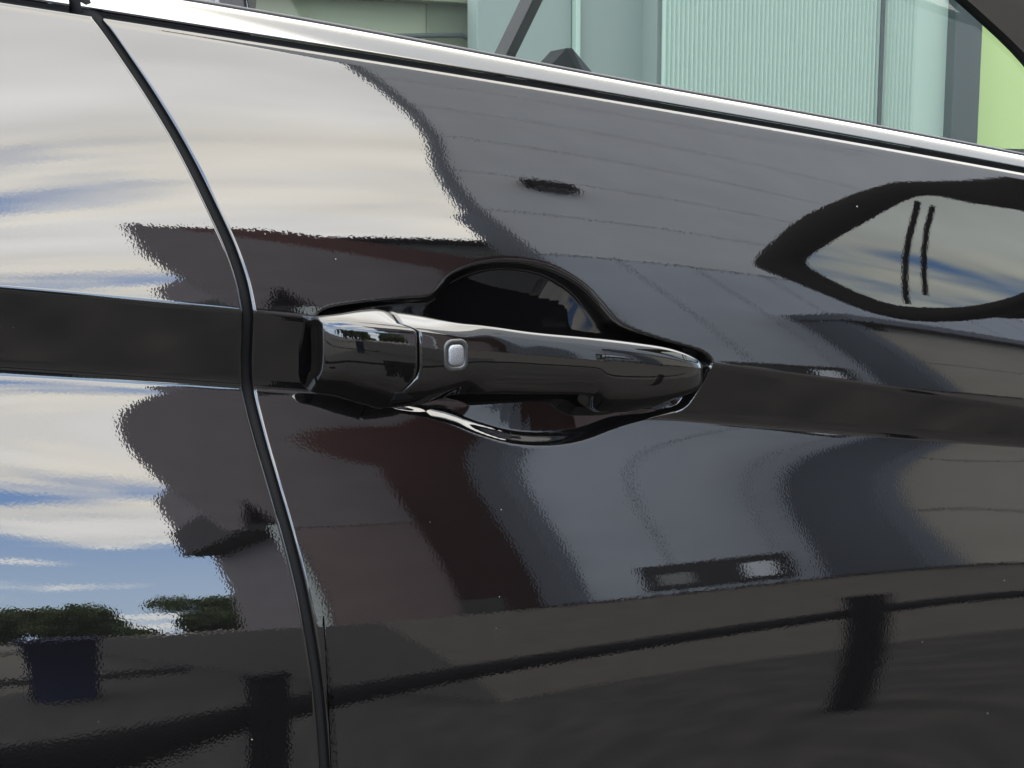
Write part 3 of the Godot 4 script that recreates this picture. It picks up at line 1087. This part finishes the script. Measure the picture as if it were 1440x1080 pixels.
func build_trees() -> void:
	var rng := RandomNumberGenerator.new()
	rng.seed = 77
	var spots := [[-9.0, 30.0, 5.2, 3.6], [-4.5, 33.0, 4.8, 3.4], [-1.6, 34.0, 4.2, 3.0], [0.8, 35.0, 4.0, 2.6], [2.9, 35.0, 3.3, 2.0], [7.4, 36.0, 5.0, 2.3], [9.2, 37.0, 5.4, 2.5], [-14.0, 33.0, 5.5, 3.8]]
	var names := ["tree at the far left end of the dark tree row", "tree second from the left end of the tree row", "broad low tree left of the middle of the row", "rounded tree in the middle of the left row", "smallest tree at the right end of the left row", "tree left of the pair beside the brown building", "taller tree of the pair nearest the brown building", "large tree outermost in the row behind the bin"]
	for k in spots.size():
		var s: Array = spots[k]
		var t := thing("tree", Vector3(s[0], 0.0, s[1]), names[k], "tree", "trees along the horizon")
		var trunk := PackedVector3Array([Vector3(0, 0, 0), Vector3(0.1, s[2] * 0.35, 0), Vector3(-0.05, s[2] * 0.7, 0.1)])
		part("trunk", tube(trunk, 0.16, 8), M.bark, t)
		var st := new_st()
		var lumps := []
		for q in 14:
			lumps.append([Vector3(rng.randfn(0, 0.42) * s[3], s[2] * rng.randf_range(0.28, 0.86), rng.randfn(0, 0.35) * s[3]), rng.randf_range(0.45, 0.9) * s[2] * 0.26, rng.randf_range(0.7, 1.3)])
		for q in 4200:
			var l: Array = lumps[rng.randi() % lumps.size()]
			var dir := Vector3(rng.randfn(), rng.randfn() * 0.8, rng.randfn()).normalized()
			var p: Vector3 = l[0] + dir * l[1] * pow(rng.randf(), 0.4)
			var a := Vector3(rng.randfn(), rng.randfn(), rng.randfn()).normalized() * 0.21
			var b := a.cross(Vector3(rng.randfn(), rng.randfn(), rng.randfn())).normalized() * 0.14
			st.set_color(Color(0.050, 0.066, 0.026) * (l[2] * rng.randf_range(0.7, 1.3)))
			st.set_smooth_group(-1)
			for v in [p - a, p + b, p + a, p - a, p + a, p - b]:
				st.set_color(Color(0.066, 0.100, 0.034) * l[2])
				st.add_vertex(v)
		part("crown", done(st), M.leaf, t)

# ---------------------------------------------------------------- beyond the car, seen through its glass
func build_beyond() -> void:
	var sh := thing("corrugated_shed", Vector3(0, 0, -14.0), "pale mint shed of corrugated sheet seen through the car window", "shed")
	var V := []
	for j in 2:
		var row := PackedVector3Array()
		var x := 8.16
		while x < 11.9:
			row.append(Vector3(x, 0.0 if j == 0 else 4.6, 0.018 * sin(x * TAU / 0.062)))
			x += 0.062 / 8.0
		V.append(row)
	part("corrugated_wall", grid_mesh(V, Vector3.BACK), M.mint, sh)
	part("side_wall", box_mesh(Vector3(10.1, 2.3, -1.6), Vector3(3.9, 4.6, 3.0), 0.0), M.mint_grey, sh)
	part("downpipe", tube(PackedVector3Array([Vector3(11.30, 0.0, 0.06), Vector3(11.30, 4.6, 0.06)]), 0.03, 10), M.teal_dark, sh)
	part("edge_board", box_mesh(Vector3(12.13, 2.3, 0.0), Vector3(0.54, 4.6, 0.06), 0.01), M.mint, sh)
	part("corner_post", box_mesh(Vector3(12.58, 2.3, 0.10), Vector3(0.44, 4.6, 0.20), 0.02), M.teal_dark, sh)
	var lw := thing("lime_wall", Vector3(0, 0, -14.6), "bright lime green rendered wall right of the dark post", "wall")
	part("wall", box_mesh(Vector3(15.4, 2.2, 0.0), Vector3(5.0, 4.4, 0.3), 0.01), M.lime, lw)
	var pw := thing("plain_hall", Vector3(0, 0, -14.4), "plain grey teal building left of the corrugated shed", "building")
	part("wall_panel", box_mesh(Vector3(6.6, 2.3, -0.2), Vector3(1.20, 4.6, 0.3), 0.01), M.mint_grey, pw)
	part("wall_panel", box_mesh(Vector3(7.95, 2.3, -0.2), Vector3(1.40, 4.6, 0.3), 0.01), M.mint_grey, pw)
	part("pilaster", box_mesh(Vector3(7.24, 2.3, -0.1), Vector3(0.06, 4.6, 0.3), 0.01), M.mint, pw)
	var ow := thing("olive_house", Vector3(0, 0, -15.2), "olive green house with a dark roof rail, far left in the window", "house")
	part("wall", box_mesh(Vector3(4.2, 1.7, 0.0), Vector3(4.0, 3.4, 0.3), 0.01), M.cream, ow)
	part("wall", box_mesh(Vector3(6.2, 1.7, 0.05), Vector3(1.2, 3.4, 0.3), 0.01), M.olive, ow)
	part("roof_edge", box_mesh(Vector3(4.6, 3.26, 0.25), Vector3(4.4, 0.10, 0.3), 0.01), M.olive, ow)
	part("rail", tube(PackedVector3Array([Vector3(4.6, 2.78, 0.3), Vector3(6.0, 2.86, 0.3), Vector3(6.6, 2.55, 0.3)]), 0.03, 8), M.teal_dark, ow)

func _ready() -> void:
	setup_view()
	make_materials()
	build_ground()
	build_hall()
	build_annex()
	build_brown_house()
	build_beyond()
	build_car()
	build_barrier()
	build_bin()
	build_trees()
